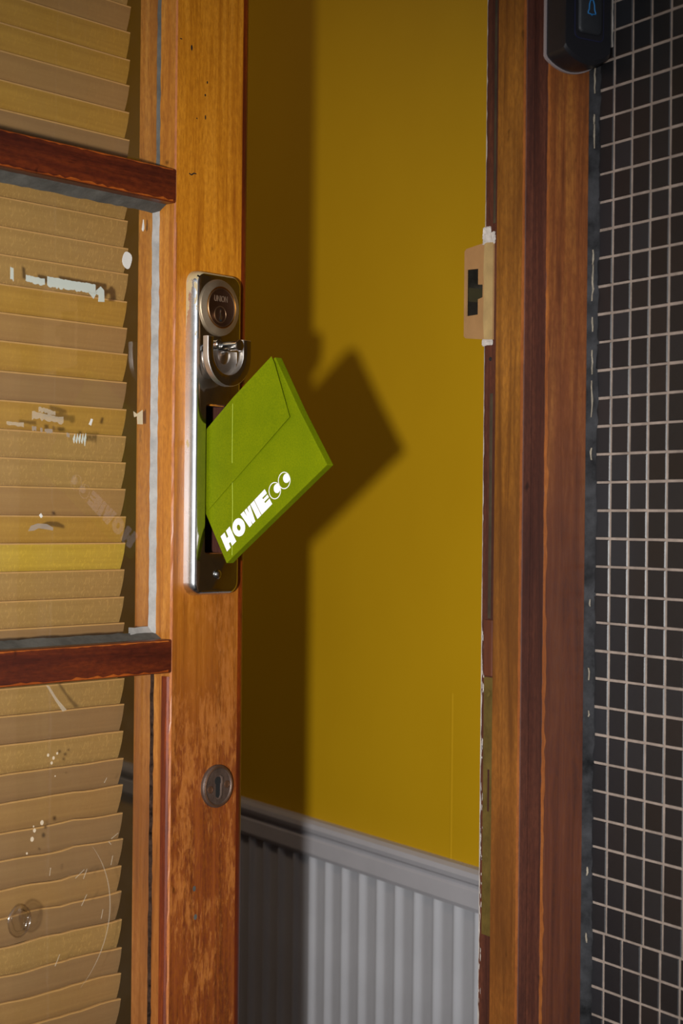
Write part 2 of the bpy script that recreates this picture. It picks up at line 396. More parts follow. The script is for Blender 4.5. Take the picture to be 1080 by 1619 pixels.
# ================================================================== SETTING
# everything: metres; X to the right along the doorway, Y into the hall, Z up
WX = 0.914      # face of the tiled porch wall
HX = 1.15       # face of the yellow hall wall
f_ = tag(box('floor', (-3.2, -3.0, -0.1), (1.6, 1.10, 0.0), M['floor']), kind='structure')
tag(box('floor_hall', (-1.2, 1.10, -0.1), (1.6, 4.4, 0.004), M['hall_floor']), kind='structure')
tag(box('ceiling', (-1.3, 1.19, 2.45), (1.4, 4.4, 2.55), M['porch']), kind='structure')
tag(box('ceiling_porch', (-0.6, 0.25, 2.35), (1.0, 1.14, 2.45), M['porch']), kind='structure')
tag(box('wall_back', (-1.3, 4.2, 0.0), (1.3, 4.3, 2.45), M['hall_dim']), kind='structure')
tag(box('wall_left', (-1.3, 1.19, 0.0), (-1.2, 4.2, 2.45), M['hall_dim']), kind='structure')
bm = bmesh.new()
bm_box(bm, (-3.2, 1.105, 0), (-0.16, 1.19, 2.45)); bm_box(bm, (-0.16, 1.105, 2.12), (1.3, 1.19, 2.45)); bm_box(bm, (0.932, 1.088, 0), (1.3, 1.168, 2.12))
tag(from_bm('wall_front', bm, M['porch']), kind='structure')
wh = tag(box('wall_hall', (HX, 1.168, 0.0), (HX + 0.1, 4.2, 2.45), M['yellow']), 'mustard yellow painted hallway wall seen through the doorway', kind='structure')
bm = bmesh.new()
pts = [(HX + .001, 1.600), (HX - .0004, 1.6030), (HX - .0004, 1.6055), (HX + .001, 1.6085)]
o = prism('painted_seam', pts, 0.855, 1.05, M['yellow'], wh); o['label'] = 'thin vertical ridge under the yellow paint'
bm.free()

# dado rail
prof = [(0.0, .8590), (.010, .8588), (.0165, .8555), (.0185, .8500), (.0165, .8445), (.0115, .8410), (.0100, .8375), (.0130, .8340), (.0135, .8160), (.0110, .8110), (0.0, .8110)]
rail = loft('trim_1', [[(HX - d, y, z) for d, z in prof] for y in (1.17, 4.2)], M['rail_white'])
tag(rail, 'off-white moulded dado rail along the yellow hallway wall', kind='structure')

# ribbed boarding under the rail: one board per rib
wains = tag(empty('trim_2', (HX, 1.17, 0)), 'white ribbed wall boarding below the dado rail', kind='structure')
P = 0.04036
def board_prof():
    pr = []
    for i in range(25):
        s = i / 24; d = 0.0022 + 0.0068 * math.exp(-((s - 0.5) / 0.135) ** 2)
        pr.append((s * P, d))
    return pr
bme = None
k = 0
y = 1.5645 - 9 * P
while y < 2.35:
    if bme is None:
        bm = bmesh.new(); pr = board_prof()
        lo = [bm.verts.new((-d, s, 0.0)) for s, d in pr]; hi = [bm.verts.new((-d, s, 0.812)) for s, d in pr]
        for i in range(len(pr) - 1): bm.faces.new((lo[i], lo[i + 1], hi[i + 1], hi[i]))
        bl = [bm.verts.new((0, 0, 0)), bm.verts.new((0, P, 0))]; bh = [bm.verts.new((0, 0, .812)), bm.verts.new((0, P, .812))]
        bm.faces.new((bl[0], bl[1], bh[1], bh[0])); bm.faces.new((lo[0], hi[0], bh[0], bl[0])); bm.faces.new((lo[-1], hi[-1], bh[1], bl[1]))
        bm.faces.new(hi + [bh[1], bh[0]])
        o = from_bm('board', bm, M['board_white'], wains, smooth=False); autosmooth(o, 50); bme = o.data
    else:
        o = bpy.data.objects.new('board', bme); COL.objects.link(o); o.parent = wains
    o.location = (0, y - 1.17, 0)
    y += P
# ------------------------------------------------------------------ tiled porch wall
wr = empty('wall_right', (WX, 0, 0))
tag(wr, 'porch wall of small square black tiles with pale grout', kind='structure')
box('grout', (0.0007, -1.6, 0), (0.12, 1.0835, 2.45), M['grout'], wr)
def tile_mesh(wy, wz, c=0.0007):
    bm = bmesh.new(); bm_box(bm, (0, 0, 0), (0.003, wy, wz))
    es = [e for e in bm.edges if all(abs(v.co.x) < 1e-6 for v in e.verts)]
    bmesh.ops.bevel(bm, geom=es, offset=c, segments=1, affect='EDGES')
    bmesh.ops.recalc_face_normals(bm, faces=bm.faces)
    me = bpy.data.meshes.new('tile'); bm.to_mesh(me); bm.free(); return me
J = 0.0018; PY = 0.0221; PZ = 0.02288
tms = {}
def tm(wy, mi):
    key = (round(wy, 4), mi)
    if key not in tms:
        me = tile_mesh(wy, PZ - J); me.materials.append(TM[mi]); tms[key] = me
    return tms[key]
z0 = 1.2816
for r in range(-21, 19):
    zb = z0 + r * PZ
    sh = 0.0 if zb > 0.90 else 0.0026
    for c in range(-1, 5):
        # column c sits between joints 1.0589-(c)*PY ... first column is the one against the frame
        hi = 1.0589 - c * PY + sh; lo = hi - PY
        if c == -1: hi = 1.0838
        mi = random.choices((0, 1, 2), (5, 3, 2))[0]
        wy = round(hi - lo - J, 4)
        o = bpy.data.objects.new('tile', tm(wy, mi)); COL.objects.link(o); o.parent = wr
        o.location = (random.uniform(-.00015, .00025), lo + J / 2, zb + J / 2)
        o.rotation_euler = (0, random.uniform(-.006, .006), random.uniform(-.006, .006))
# the tiles beyond the picture, joined
bm = bmesh.new()
ylim = 1.0589 - 5 * PY + 0.0026
for r in range(-56, 51):
    zb = z0 + r * PZ
    if zb < 0.005: continue
    for c in range(5 if -21 <= r < 19 else -1, 60):
        hi = 1.0589 - c * PY; lo = hi - PY
        if hi > 1.0838: continue
        bm_box(bm, (0, lo + J / 2, zb + J / 2), (0.003, hi - J / 2, zb + PZ - J / 2))
o = from_bm('tile_field', bm, TM[0], wr); o['kind'] = 'stuff'

# ------------------------------------------------------------------ door frame at the right
fr = empty('trim_3', (0.87, 1.10, 0)); tag(fr, 'worn reddish-brown wooden door frame beside the black tiles', kind='structure')
fr.location = (0, 0, 0)
o = prism('rebate_post', [(0.867, 1.167), (0.867, 1.1346), (0.93, 1.1346), (0.93, 1.167)], 0, 2.12, M['frame_dark'], fr)
def wavy_strip(name, fx, z0, z1, dz, mat, parent):
    """thin ragged strip following an edge: fx(z, side)->(x,y)"""
    bm = bmesh.new(); z = z0; prev = None
    while z <= z1 + 1e-6:
        cur = [bm.verts.new((*fx(z, s), z)) for s in (0, 1, 2)]
        if prev:
            for i in (0, 1): bm.faces.new((prev[i], prev[i + 1], cur[i + 1], cur[i]))
        prev = cur; z += dz
    return from_bm(name, bm, mat, parent)
prism('stop_moulding', [(0.8547, 1.1346), (0.8547, 1.0995), (0.8560, 1.0981), (0.8635, 1.0981), (0.8645, 1.0995), (0.8664, 1.0995), (0.8664, 1.1346)], 0, 2.12, M['frame_dark'], fr)
prism('stop_face', [(0.8541, 1.1343), (0.8541, 1.0990), (0.8548, 1.0990), (0.8548, 1.1343)], 0, 2.12, M['frame_amber'], fr)
prism('architrave', [(0.8664, 1.1346), (0.8664, 1.0845), (0.8675, 1.0834), (0.9086, 1.0834), (0.9086, 1.1346)], 0, 2.12, M['frame_dark'], fr)
prism('architrave_face', [(0.8672, 1.0836), (0.8672, 1.0829), (0.9080, 1.0829), (0.9086, 1.0836)], 0, 2.12, M['frame_red'], fr)
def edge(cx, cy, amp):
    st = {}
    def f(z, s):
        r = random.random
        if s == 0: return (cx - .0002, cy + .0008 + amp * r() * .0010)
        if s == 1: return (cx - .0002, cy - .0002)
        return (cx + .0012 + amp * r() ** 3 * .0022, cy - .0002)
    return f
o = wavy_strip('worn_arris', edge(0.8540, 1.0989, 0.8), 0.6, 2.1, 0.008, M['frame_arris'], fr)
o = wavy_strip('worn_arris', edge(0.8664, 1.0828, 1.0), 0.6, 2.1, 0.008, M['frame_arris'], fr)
bm = bmesh.new(); z = 0.6; prev = None
while z < 2.1:      # cream wall paint line on the back arris
    w_ = 0.0009 + 0.0012 * random.random() ** 2 + (0.0005 if z < 1.2 else 0)
    if 1.402 < z < 1.49: w_ = 0.0002
    if 0.60 < (z * 3.1) % 1 < 0.72: w_ = 0.0002
    cur = [bm.verts.new((0.8668, 1.1675, z)), bm.verts.new((0.8668 - .0004, 1.1675 - w_, z))]
    if prev: bm.faces.new((prev[0], prev[1], cur[1], cur[0]))
    prev = cur; z += 0.007
o = from_bm('paint_line', bm, M['white'], fr); o['label'] = 'ragged cream paint line on the back edge'
prism('paint_edge', [(0.867, 1.1675), (0.867, 1.1671), (0.93, 1.1671), (0.93, 1.1675)], 0, 2.12, M['white'], fr)
box('seal_groove', (0.8664, 1.1548, 1.167), (0.8672, 1.1585, 1.3569), M['groove'], fr, 0.0003)
box('seal_groove', (0.8664, 1.1533, 1.50), (0.8672, 1.1562, 2.05), M['groove'], fr, 0.0003)
box('wood_patch', (0.8655, 1.1510, 1.1185), (0.8675, 1.1625, 1.166), M['frame_red'], fr, 0.0006)
# filler chips above and below the strike plate
for a, b_ in (((0.8650, 1.1535, 1.4835), (0.8672, 1.1690, 1.4925)), ((0.8655, 1.1560, 1.3985), (0.8672, 1.1690, 1.4025)), ((0.8655, 1.1600, 1.4885), (0.8672, 1.1690, 1.4975))):
    o = box('filler', a, b_, M['white'], fr, 0.0008)
    bm = bmesh.new(); bm.from_mesh(o.data); bmesh.ops.triangulate(bm, faces=bm.faces); bmesh.ops.subdivide_edges(bm, edges=bm.edges, cuts=2, use_grid_fill=True)
    for v in bm.verts: v.co += Vector((random.uniform(-.0003, .0003), random.uniform(-.0010, .0010), random.uniform(-.0012, .0012)))
    bm.to_mesh(o.data); bm.free()
# nail hole
bm = bmesh.new(); bmesh.ops.create_uvsphere(bm, u_segments=10, v_segments=6, radius=0.0018)
o = from_bm('nail_hole', bm, M['black'], fr); o.location = (0.8672, 1.1585, 1.386)
# sealant bead between frame and tiles
bm = bmesh.new(); prev = None; z = 0.3
while z < 2.1:
    j = lambda s: random.uniform(-s, s)
    cur = [bm.verts.new(p) for p in ((0.9080, 1.0832 + j(.0003), z), (0.9098 + j(.0004), 1.0805 + j(.0006), z), (0.9132 + j(.0004), 1.0788 + j(.001), z), (0.9142, 1.0755 + j(.0012), z))]
    if prev:
        for i in range(3): bm.faces.new((prev[i], prev[i + 1], cur[i + 1], cur[i]))
    prev = cur; z += 0.008
o = from_bm('sealant_bead', bm, M['sealant'], fr, True); o['label'] = 'rough grey-black sealant bead'
bm = bmesh.new()
for zz, ln in ((1.63, .012), (1.60, .03), (1.575, .008), (1.555, .02), (1.46, .012), (1.43, .03), (1.405, .012), (1.37, .02), (1.335, .03), (1.30, .01), (1.18, .006), (1.12, .010), (1.09, .005), (0.96, .007), (0.905, .008)):
    n = max(3, int(ln / .005))
    prev = None
    for i in range(n + 1):
        z = zz + ln * i / n; w_ = random.uniform(.0001, .0008) * math.sin(math.pi * (i + .5) / (n + 1)); ox = random.uniform(-.0006, .0006)
        cur = [bm.verts.new((0.9106 + ox - w_, 1.0792, z)), bm.verts.new((0.9106 + ox + w_, 1.0784, z)), bm.verts.new((0.9106 + ox + w_, 1.080, z))]
        if prev:
            bm.faces.new((prev[0], prev[1], cur[1], cur[0])); bm.faces.new((prev[1], prev[2], cur[2], cur[1]))
        prev = cur
o = from_bm('paint_chip', bm, M['chip'], fr); o['kind'] = 'stuff'; o['label'] = 'cream paint chips along the sealant'

# strike plate
def fm(a, b_, d): return (0.8668 - d, a, b_)
sp_out = [(1.1540, 1.4020), (1.1540, 1.4840), (1.1600, 1.4855), (1.1925, 1.4830), (1.1950, 1.4810), (1.1950, 1.4080), (1.1925, 1.4062), (1.1700, 1.4035)]
sp_hole = [(1.1750, 1.4250), (1.1750, 1.4380), (1.1685, 1.4390), (1.1685, 1.4498), (1.1750, 1.4505), (1.1750, 1.4640), (1.1918, 1.4650), (1.1918, 1.4250)]
sk = extr('strike_plate', sp_out, fm, 0.0, 0.0016, M['brass'], fr, sp_hole); sk['label'] = 'pale brass strike plate with a stepped hole'
extr('varnish_film', [(1.1541, 1.4022), (1.1541, 1.4838), (1.1660, 1.4850), (1.1672, 1.46), (1.1664, 1.4505), (1.1664, 1.438), (1.1670, 1.42), (1.1655, 1.4032)], fm, 0.0016, 0.0019, M['brass_paint'], sk)
box('strike_hole_shade', (0.8684, 1.1952, 1.4385), (0.8842, 1.1967, 1.4505), M['shade_olive'], sk)  # added pieces closing the hole; the shade seen through it is painted on
box('strike_hole_shade', (0.8830, 1.1690, 1.4385), (0.8842, 1.1967, 1.4505), M['shade_olive'], sk)
for za, zb in ((1.4505, 1.4680), (1.4215, 1.4385)):
    bm = bmesh.new()
    bm_box(bm, (0.8684, 1.1955, za), (0.884, 1.1967, zb)); bm_box(bm, (0.883, 1.169, za), (0.8842, 1.1967, zb)); bm_box(bm, (0.8684, 1.169, za), (0.8842, 1.1700, zb))
    bm_box(bm, (0.8684, 1.169, zb - .001 if za > 1.44 else za), (0.8842, 1.1967, zb if za > 1.44 else za + .001))
    o = from_bm('strike_box', bm, M['dark_metal'], sk)
kp_out = [(1.1510, 0.90), (1.1510, 1.1175), (1.1628, 1.1175), (1.1628, 0.90)]
kp_hole = [(1.1540, 1.0045), (1.1540, 1.0400), (1.1572, 1.0400), (1.1572, 1.0045)]
kp = extr('keep_plate', kp_out, lambda a, b_, d: (0.8674 - d, a, b_), 0.0, 0.0009, M['old_brass'], fr, kp_hole); kp['label'] = 'long dull brass keep plate'
bm = bmesh.new(); bmesh.ops.create_cone(bm, cap_ends=True, segments=16, radius1=0.0028, radius2=0.0024, depth=0.0008, matrix=Matrix.Rotation(math.radians(90), 4, 'Y'))
o = from_bm('screw', bm, M['old_brass'], kp); o.location = (0.8662, 1.1560, 1.1040)
# flaking paint strips low on the frame
bm = bmesh.new()
for i in range(60):
    z = random.uniform(0.82, 1.165); y_ = 1.1655 - random.random() ** 2 * .004; h = random.uniform(.002, .010); w_ = random.uniform(.0003, .0009)
    v = [bm.verts.new((0.8666, y_, z)), bm.verts.new((0.8666, y_ + w_, z + h * .2)), bm.verts.new((0.8666, y_ + w_ * .7, z + h)), bm.verts.new((0.8666, y_ - w_ * .3, z + h * .8))]
    bm.faces.new(v)
o = from_bm('paint_flake', bm, M['white'], fr); o['kind'] = 'stuff'

# ------------------------------------------------------------------ doorbell
db = empty('doorbell', (0.8865, 1.0829, 1.612)); tag(db, 'black plastic wireless doorbell with a blue bell symbol on the door frame', 'doorbell')
def bell_out(x0, x1, z1, sag, n=10, r=0.0):
    pts = [(x0, z1), (x0, 0.012)]
    for i in range(n + 1):
        s = i / n; pts.append((x0 + .0015 + (x1 - x0 - .003) * s, 0.0095 - sag * math.sin(math.pi * s) ** 0.8))
    pts += [(x1, 0.012), (x1, z1)]
    return pts
def bellloft(name, specs, mat, parent, cap0=True, cap1=True):
    loops = [[(a, -y_, z) for a, z in bell_out(x0, x1, z1, sag)] for x0, x1, z1, sag, y_ in specs]
    # shift bottom by own lift
    L2 = []
    for (x0, x1, z1, sag, y_), L_, lift in zip(specs, loops, [s[5] if len(s) > 5 else 0 for s in specs] if len(specs[0]) > 5 else [0] * len(specs)):
        L2.append(L_)
    return autosmooth(loft(name, L2, mat, parent, cap0, cap1), 40)
def bell_loops(specs):
    out = []
    for x0, x1, z1, sag, y_, lift in specs:
        out.append([(a, -y_, z + (lift if z < 0.05 else -lift)) for a, z in bell_out(x0, x1, z1, sag)])
    return out
autosmooth(loft('backplate', bell_loops([(-.0262, .0262, .112, .0085, 0, 0), (-.0262, .0262, .112, .0085, .0022, 0)]), M['bell_back'], db), 40)
autosmooth(loft('casing', bell_loops([(-.0248, .0248, .111, .0085, .0022, .001), (-.0246, .0246, .111, .0085, .017, .001), (-.0245, .0236, .110, .0085, .0235, .0025), (-.0242, .0222, .109, .0080, .0255, .005)]), M['bell'], db), 30)
# raised front panel, recess rim, push button
ff = lambda a, b_, d: (a, -0.0255 - d, b_)
extr('rim', rrect(-.0155, .0145, .0225, .100, .0050), ff, 0, 0.0004, M['bell_navy'], db)
extr('recess', rrect(-.0148, .0138, .0232, .099, .0045), ff, 0.0003, 0.0005, M['bell'], db)
lp = [[(a, -0.0256 - d, z) for a, z in rrect(-.0122 + i, .0118 - i, .0270 + i, .0965 - i, .0045)] for i, d in ((0, 0), (0, .0012), (.0008, .0022), (.002, .0026))]
pb = autosmooth(loft('push_button', lp, M['bell2'], db), 60)
def tube_path(name, pts, r, mat, parent, closed=False, sides=6):
    cu = bpy.data.curves.new(name, 'CURVE'); cu.dimensions = '3D'; cu.bevel_depth = r; cu.bevel_resolution = 2
    s = cu.splines.new('POLY'); s.points.add(len(pts) - 1)
    for p, q in zip(s.points, pts): p.co = (*q, 1)
    s.use_cyclic_u = closed
    t_ = bpy.data.objects.new('tmp', cu); COL.objects.link(t_)
    dg = bpy.context.evaluated_depsgraph_get(); me = bpy.data.meshes.new_from_object(t_.evaluated_get(dg))
    bpy.data.objects.remove(t_, do_unlink=True)
    return link(name, me, mat, parent, True)
bc = (0.0000, 0.0490)
bp = [(-.0040, -.0040), (-.0040, -.0052), (-.0008, -.0054), (0, -.0062), (.0008, -.0054), (.0040, -.0052), (.0040, -.0040), (.0030, -.0025), (.0026, .0015), (.0016, .0038), (.0004, .0048), (-.0004, .0048), (-.0016, .0038), (-.0026, .0015), (-.0030, -.0025)]
o = tube_path('bell_symbol', [(bc[0] + a * .95, -0.02835, bc[1] + b_ * 1.15) for a, b_ in bp], 0.0005, M['bell_blue'], pb, True); o['label'] = 'blue bell symbol'
# white paint remnant on the wall just right of the doorbell
bm = bmesh.new()
for i in range(14):
    z = 1.634 + i * 0.0035
    a = [bm.verts.new((WX - .0006, 1.060 + random.uniform(-.0006, .0006), z)), bm.verts.new((WX - .0006, 1.064 + random.uniform(-.001, .0006), z))]
    if i: bm.faces.new((pa[0], pa[1], a[1], a[0]))
    pa = a
o = from_bm('paint_smear', bm, M['white'], wr); 
o.matrix_parent_inverse = Matrix.Translation((-WX, 0, 0))

# ================================================================== DOOR LEAF (opened into the hall)
LW = 0.90
DR = empty('door_1', (-0.08424, 1.11140, 0), 0.32643)
tag(DR, 'worn varnished wooden glazed door standing ajar, with chrome lock plate', kind='structure')
def U(u): return LW + u / 1000.0         # u in mm measured from the latch edge
def Lf(a, b_, d): return (U(a), -d, b_)  # a = u (mm), b = z (m), d = outward (m)

# latch stile
arc = [(-.011 + .011 * math.sin(math.radians(a)), .011 - .011 * math.cos(math.radians(a))) for a in range(0, 91, 15)]
poly = [(-.1005, .046), (-.1005, .0012), (-.0990, 0), (-.0135, 0)] + arc + [(0, .046)]
stile = prism('stile', [(LW + a, b_) for a, b_ in poly], 0.006, 2.06, [M['stile'], M['edge'], M['reveal'], M['arris'], M['frame_dark']], DR)
cut = box('cutter', (U(-71.2), -0.01, 1.2175), (U(-33), 0.041, 1.3515), M['edge'])
cut.matrix_world = Matrix.Translation(DR.location) @ Matrix.Rotation(0.32643, 4, 'Z')
bpy.context.view_layer.update()
boolean_cut(stile, [cut])
for p in stile.data.polygons:
    c = p.center; n = p.normal
    u_ = c.x - LW
    if -.0705 > u_ > -.0715 or (-.071 < u_ < -.033 and c.y > .0001 and 1.217 < c.z < 1.352) : p.material_index = 4
    elif u_ < -.1002: p.material_index = 2
    elif u_ < -.0992: p.material_index = 3
    elif u_ > -.0134: p.material_index = 1
    else: p.material_index = 0
autosmooth(stile, 30)
stile['label'] = 'wide latch-side stile, golden above and scuffed red-brown below'
# glossy wear line at the arris and on the front edge
def leaf_edge(cx, sgn, amp):
    def f(z, s):
        r = random.random()
        if s == 0: return (LW + cx - .0012 - amp * r * .0008, -.0002 + (.0012 if cx < -.05 else 0.0))
        if s == 1: return (LW + cx, -.00025)
        return (LW + cx + .0004 + amp * r * .0012, -.0002)
    return f
wavy_strip('worn_edge', leaf_edge(-.0989, 1, 1), 0.6, 1.52, 0.012, M['arris'], stile)

# hinge stile, top and bottom rails, panel
box('stile', (0.0, 0.0, 0.006), (0.10, 0.046, 2.06), M['stile'], DR, 0.0015)
box('rail', (0.10, 0.0, 1.947), (U(-100.5), 0.046, 2.06), M['rail'], DR, 0.0015)
box('rail', (0.10, 0.0, 0.006), (U(-100.5), 0.046, 0.25), M['rail'], DR, 0.0015)
box('rail', (0.10, 0.0, 0.665), (U(-100.5), 0.046, 0.70), M['rail'], DR, 0.0015)
box('panel', (0.10, 0.016, 0.25), (U(-100.5), 0.030, 0.665), M['rail'], DR, 0.003)
hg = [(z, ) for z in (0.25, 1.05, 1.8)]
for (z,) in hg:
    bm = bmesh.new(); bmesh.ops.create_cone(bm, cap_ends=True, segments=14, radius1=0.006, radius2=0.006, depth=0.1)
    o = from_bm('hinge', bm, M['old_brass'], DR, True); autosmooth(o); o.location = (-0.004, 0.050, z)
# glazing bars
muntins = []
for za, zb in ((1.1115, 1.1413), (1.5288, 1.5590)):
    mt = box('glazing_bar', (0.10, -0.0008, za), (U(-99.3), 0.046, zb), M['rail'], DR, 0.0012, 1)
    # ragged worn orange arrises on the two front edges
    bm = bmesh.new()
    for ze, sg in ((za, 1), (zb, -1)):
        prev = None; x = 0.10
        while x < U(-100):
            a = random.random() ** 2 * (.0022 if sg > 0 else .0010) + .0004
            cur = [bm.verts.new((x, -.0010, ze + sg * .0009)), bm.verts.new((x, -.0010, ze + sg * (.0009 + a)))]
            if prev: bm.faces.new((prev[0], prev[1], cur[1], cur[0]))
            prev = cur; x += .006
    from_bm('worn_arris', bm, M['railarris'], mt)
    muntins.append(mt)
# panes
GY0, GY1 = 0.0225, 0.0262
for za, zb in ((0.702, 1.1100), (1.1428, 1.5275), (1.5603, 1.945)):
    bm = bmesh.new(); vs = [bm.verts.new((x, GY0, z)) for x, z in ((0.10, za), (U(-100.6), za), (U(-100.6), zb), (0.10, zb))]
    bm.faces.new(vs)
    me = bpy.data.meshes.new('glass_pane'); bm.normal_update(); bm.to_mesh(me); bm.free()
    gp = link('glass_pane', me, M['glass'], DR)
    if za > 1.1 and za < 1.2: midpane = gp
    elif za < 1.0: lowpane = gp
    else: toppane = gp
# putty and beads
def wedge(name, a, b_, c, x_or_z, r0, r1, mat, parent):
    """triangular strip; section points a,b,c given as (across, y)"""
    bm = bmesh.new(); n = max(3, int(abs(r1 - r0) / .007)); prev = None
    for i in range(n + 1):
        s = r0 + (r1 - r0) * i / n; jj = lambda: random.uniform(-.0005, .0005)
        if x_or_z == 'z': cur = [bm.verts.new((a[0], a[1], s)), bm.verts.new((b_[0] + jj(), b_[1], s)), bm.verts.new((c[0], c[1] + jj(), s))]
        else: cur = [bm.verts.new((s, a[1], a[0])), bm.verts.new((s, b_[1], b_[0] + jj())), bm.verts.new((s, c[1] + jj(), c[0]))]
        if prev:
            for k_ in range(3): bm.faces.new((prev[k_], prev[(k_ + 1) % 3], cur[(k_ + 1) % 3], cur[k_]))
        prev = cur
    return autosmooth(from_bm(name, bm, mat, parent), 60)
g = GY0
S_ = U(-100.5)
wedge('putty', (S_, g), (S_ - .0060, g), (S_, g - .0035), 'z', 1.1413, 1.5288, M['putty'], DR)
wedge('putty', (S_, g), (S_ - .0018, g), (S_, g - .003), 'z', 1.559, 1.945, M['putty_dark'], DR)
wedge('putty', (S_, g), (S_ - .0028, g), (S_, g - .002), 'z', 0.70, 1.1115, M['gap'], DR)
wedge('putty', (1.1413, g), (1.1413 + .0060, g), (1.1413, g - .011), 'x', 0.10, S_, M['putty_dark'], DR)
wedge('putty', (1.5288, g), (1.5288 - .0070, g), (1.5288, g - .012), 'x', 0.10, S_, M['putty_dark'], DR)
wedge('putty', (1.1413, g), (1.1413 + .0105, g), (1.1413, g - .004), 'x', S_ - .03, S_, M['putty'], DR)
# reveal quirk under the lower pane: a darker red quadrant next to the arris
prism('glazing_bead', [(S_ - .0004, .0010), (S_ - .0016, .0030), (S_ - .0016, .0095), (S_ - .0002, .0105), (S_ + .0005, .0105), (S_ + .0005, .0010)], 0.70, 1.108, M['edge'], DR)

# ---- marks on the glass
def blob_poly(name, pts, mat, parent, d=0.0004, y_=None):
    y_ = GY0 if y_ is None else y_
    return extr(name, [(a, b_) for a, b_ in pts], lambda a, b_, dd: (U(a), y_ - dd, b_ / 1000), 0.0002, 0.0002 + d, mat, parent)
def ragged(x0, z0, x1, z1, h, n=26, jag=0.8):
    top = []; bot = []
    for i in range(n + 1):
        s = i / n; x = x0 + (x1 - x0) * s; z = z0 + (z1 - z0) * s
        top.append((x, z + h / 2 + random.uniform(-jag, jag) * .4)); bot.append((x + random.uniform(-.3, .3), z - h / 2 + random.uniform(-jag, jag)))
    return top + bot[::-1]
o = blob_poly('round_sticker', [(-137 + 5.6 * math.cos(a) + 0.5 * math.sin(3 * a), 1475.8 + 7.6 * math.sin(a) + .4 * math.cos(2 * a)) for a in [i * math.pi / 10 for i in range(20)]], M['paper'], midpane); o['label'] = 'round white paper sticker'
blob_poly('label_remnant', ragged(-251, 1446.5, -231, 1445.5, 5.5, 12), M['paperblue'], midpane)['label'] = 'torn pale blue label remnant'
blob_poly('label_remnant', ragged(-244 + 16, 1446.5, -174, 1446.0, 8.0, 30, 1.1), M['paperblue'], midpane)
blob_poly('label_remnant', [(-173, 1445), (-168, 1449), (-164, 1446), (-163.5, 1436), (-170.5, 1435.5), (-170, 1441), (-173.5, 1442)], M['paperblue'], midpane)
blob_poly('label_remnant', [(-178, 1442), (-171.5, 1444.5), (-176, 1437.5), (-184, 1444)], M['paperblue'], midpane)
blob_poly('label_remnant', ragged(-267.5, 1449, -264.5, 1448.2, 10, 3), M['paperblue'], midpane)
blob_poly('glue_smear', ragged(-243, 1334, -209, 1330.5, 6, 16, 1.6), M['film'], midpane)['label'] = 'dried grey glue smear'
blob_poly('glue_smear', ragged(-236, 1339, -218, 1336, 4, 10, 1.6), M['film'], midpane)
for a, b_, l in ((-270, 1325.5, 18), (-243, 1323, 4.5), (-234, 1322, 2), (-229, 1321.5, 8), (-205, 1319, 3)):
    blob_poly('glue_smear', ragged(a, b_, a + l, b_ - .3, 3.2, 6, .8), M['residue'] if l < 10 else M['film'], midpane)
for i in range(5):
    x = -198 + i * 3.1; blob_poly('paper_fleck', [(x, 1316 - (i % 2) * 2), (x + 2.2, 1320 + i * .3), (x + 2.6, 1316.5 + i * .2), (x + 1.2, 1312 - (i == 4) * 2)], M['paperblue'], midpane)
blob_poly('paper_fleck', [(-180, 1329), (-177.5, 1334), (-175.5, 1333.5), (-177.5, 1328)], M['paper'], midpane)
o = blob_poly('tape_scrap', [(-127.5, 1343), (-123.5, 1341), (-116.5, 1345), (-116.2, 1332), (-122.5, 1332), (-123, 1339), (-126.5, 1338)], M['tape'], midpane); o['label'] = 'small scrap of cream tape'
blob_poly('glue_smear', [(-246, 1237), (-243, 1241.5), (-236, 1243.5), (-226, 1243), (-219, 1240), (-219.5, 1237.5), (-226, 1238.5), (-235, 1239.5), (-240, 1237.5)], M['residue'], midpane)
blob_poly('paper_fleck', [(-234.5, 1250.5), (-232.5, 1252), (-230.5, 1249.5), (-232.5, 1248)], M['paper'], midpane)
o = blob_poly('paint_drip', [(-119.5, 1505), (-118.4, 1503.5), (-117, 1505.5), (-117.2, 1509), (-118, 1514), (-118.6, 1510)], M['paper'], midpane, .0008); o['label'] = 'white paint drip'
blob_poly('scratch', [(-225, 1107.5), (-222, 1107), (-213, 1095.5), (-202, 1085), (-206.5, 1084), (-214, 1093)], M['film'], lowpane)['label'] = 'pale diagonal scratch'
for x, z, r_ in ((-222, 1048.5, 1.2), (-212, 1049, 1.0), (-216, 1045.5, 1.3), (-218, 1041.5, 1.2), (-214, 1030, .6)):
    blob_poly('paint_fleck', [(x + r_ * math.cos(a), z + 1.2 * r_ * math.sin(a)) for a in [i * math.pi / 4 for i in range(8)]], M['fleck'], lowpane, .0002)
for x, z, r_ in ((-228, 992.5, 1.8), (-236, 987, 1.5), (-238.5, 980, 1.8), (-244, 969, .9), (-237, 990.5, .7)):
    blob_poly('paint_fleck', [(x + r_ * math.cos(a), z + 1.2 * r_ * math.sin(a)) for a in [i * math.pi / 4 for i in range(8)]], M['fleck'], lowpane, .0002)
for x0, z0_, x1, z1_ in ((-218, 953, -219, 946.5), (-190, 940, -180, 946), (-181, 938, -177, 946), (-183, 915, -177, 924), (-149, 968, -141, 972), (-152, 966, -149, 963), (-212, 869, -207, 878), (-158, 1018, -155, 1022), (-160, 900, -158, 908), (-147, 953, -149, 945)):
    dx, dz = (x1 - x0), (z1_ - z0_); l = math.hypot(dx, dz); nx, nz = -dz / l * .35, dx / l * .35
    blob_poly('scratch', [(x0 + nx, z0_ + nz), (x1 + nx * .5, z1_ + nz * .5), (x1 - nx, z1_ - nz), (x0 - nx, z0_ - nz)], M['film'], lowpane, .0002)
